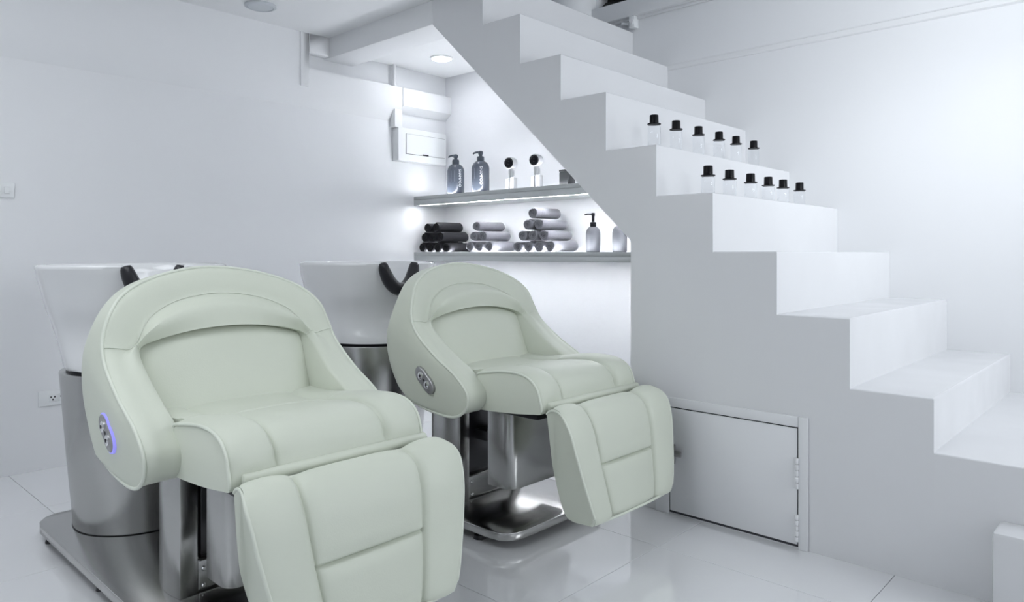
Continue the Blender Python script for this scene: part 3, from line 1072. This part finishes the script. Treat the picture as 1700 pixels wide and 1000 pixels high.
    rear = [(-2.44, .430), (-2.25, .425), (-2.09, .425), (-2.085, .50), (-2.09, .562), (-2.15, .560), (-2.25, .555), (-2.44, .550)]
    cushion(rear, [y * .288 / .315 for y in ys_], seat_disp, 'leather', 'seat_rear', t, OF)
    P = cr(prof, 5)
    for sg in (-1, 1):
        pth = [Vector((x, sg * .314, z)) for x, z in P if x > -2.105 and (z > .50 or x > -1.79) and not (z < .452)]
        MB().tube(pth, .005, 8).build('seat_piping', M['piping'], seat, offset=OF, smooth=80)

    # ---- flap between the seat and the leg rest
    fl_ = [[(-1.757 + .016 * math.cos(2 * math.pi * k / 16) * s_, y, .470 + .016 * math.sin(2 * math.pi * k / 16) * s_) for k in range(16)] for y, s_ in ((-.285, .7), (-.281, 1), (.316, 1), (.320, .7))]
    MB().rings(fl_).build('seat_flap', M['leather'], t, offset=OF, smooth=50)

    # ---- leg rest
    prof = [(-1.735, .452), (-1.718, .466), (-1.690, .470), (-1.655, .460), (-1.628, .432), (-1.608, .385), (-1.597, .335), (-1.5855, .272), (-1.5840, .262), (-1.5825, .252), (-1.570, .180), (-1.560, .112), (-1.558, .082),
            (-1.570, .064), (-1.610, .058), (-1.665, .058), (-1.690, .074), (-1.700, .140), (-1.708, .260), (-1.720, .370)]
    sl = .176
    taper = lambda z: float(np.interp(z, [.05, .08, .13, .23, .34, .43, .463, .475], [.82, .835, .89, .975, 1.05, 1.085, 1.075, 1.05]))

    def taper2(q):
        k = taper(q[1])
        return k if k < 1 else 1 + (k - 1) * min(1, max(0, (q[0] + 1.74) / .10))

    def leg_disp(y, p):
        xf = np.interp(p[1], [.06, .09, .112, .18, .255, .335, .385, .432, .46, .47], [-1.575, -1.558, -1.560, -1.570, -1.583, -1.597, -1.608, -1.628, -1.655, -1.70])
        fr = max(0, min(1, (p[0] - xf) / .012 + 1))
        if p[1] < .075:
            fr *= .3
        d = 0.0
        if abs(y) < sl:
            e = (1 - (abs(y) / sl) ** 6)
            v = (p[1] - .262) / .22 if p[1] > .262 else (.262 - p[1]) / .19
            d += .012 * e * min(1, max(0, v) * 6) ** .6 - .004
            d -= .009 * math.exp(-((p[1] - .262) / .005) ** 2)
        else:
            u = (abs(y) - sl) / (.315 - sl)
            d += .014 * math.sin(math.pi * min(1, u)) ** .7 + .008 * min(1, u) ** 2
        d += groove(abs(y), sl, .006, .009)
        return d * fr
    half = [0, .04, .09, .13, .150, .163, .169, .173, .176, .179, .185, .197, .21, .23, .26, .285, .30, .308, .315]
    ys_ = [-y for y in reversed(half[1:])] + half
    leg = cushion(prof, ys_, leg_disp, 'leather', 'leg_rest', t, OF, lambda y, q: y * taper2(q), sub=7)
    P = cr(prof, 5)
    for sg in (-1, 1):
        pth = [Vector((x + .007 * min(1, k / 15) * (1 if k < 58 else 0), sg * .314 * taper2((x, z)), z)) for k, (x, z) in enumerate(P[:5 * 13 + 1])]
        MB().tube(pth, .005, 8).build('leg_rest_piping', M['piping'], leg, offset=OF, smooth=80)
    MB().tube([(-1.558, -.314 * .83, .070), (-1.550, -.10, .068), (-1.550, .10, .068), (-1.558, .314 * .83, .070)], .005, 8).build('hem_piping', M['piping'], leg, offset=OF, smooth=80)

    # ---- control panel on the near arm
    cp_ = thing('x', (0, 0, 0), None, None)
    bpy.data.objects.remove(cp_)
    ang = math.atan2(-.087, .106)
    q = Matrix.Translation((-2.305, -.4235, .524)) @ Matrix.Rotation(-ang, 4, 'Y') @ Matrix.Rotation(math.pi / 2, 4, 'X')

    def stadium(a, b, z, n=36, pinch=.12):
        o_ = []
        for k in range(n):
            th = 2 * math.pi * k / n
            c, s_ = math.cos(th), math.sin(th)
            x = a * math.copysign(abs(c) ** .85, c)
            y = b * math.copysign(abs(s_) ** .8, s_) * (1 - pinch * math.exp(-(x / (a * .28)) ** 2))
            o_.append((x, y, z))
        return o_
    pn = MB().rings([stadium(.066, .030, -.01), stadium(.066, .030, .003), stadium(.063, .027, .0055)]).xform(q).build('control_panel', M['panel_grey'], t, offset=OF, smooth=40)
    MB().rings([stadium(.0700, .0340, -.01), stadium(.0700, .0340, .0015), stadium(.067, .031, .003)]).xform(q).build('panel_rim', ring_mat, pn, offset=OF, smooth=40)
    for sx in (-.026, .026):
        MB().lathe([(.0165, .004), (.0165, .0085), (.0135, .0105), (.001, .0108)], 20, (sx, 0, 0)).xform(q).build('button', M['chrome'], pn, offset=OF)
        MB().lathe([(.006, .0106), (.006, .0114), (.001, .0115)], 12, (sx, 0, 0)).xform(q).build('button_mark', M['dark_slot'], pn, offset=OF)
    MB().box((-.006, -.004, .005), (.006, .004, .0066)).xform(q).build('panel_mark', M['dark_slot'], pn, offset=OF)
    # real size: everything above was drawn 1 / 0.9 too large with the floor at z = -0.1167
    for o_ in t.children_recursive:
        for v in o_.data.vertices:
            v.co = ((v.co.x + CX) * .9 - CX * .9, v.co.y * .9, v.co.z * .9 + .105)
    return t


make_chair((CX * .9, 1.162 * .9, 0), 'pale cream salon wash chair with basin in front, its control panel ringed blue', M['blue_led'])
make_chair((CX * .9, 2.367 * .9, 0), 'pale cream salon wash chair with basin beside the stairs, its control panel ringed grey', M['halo'])
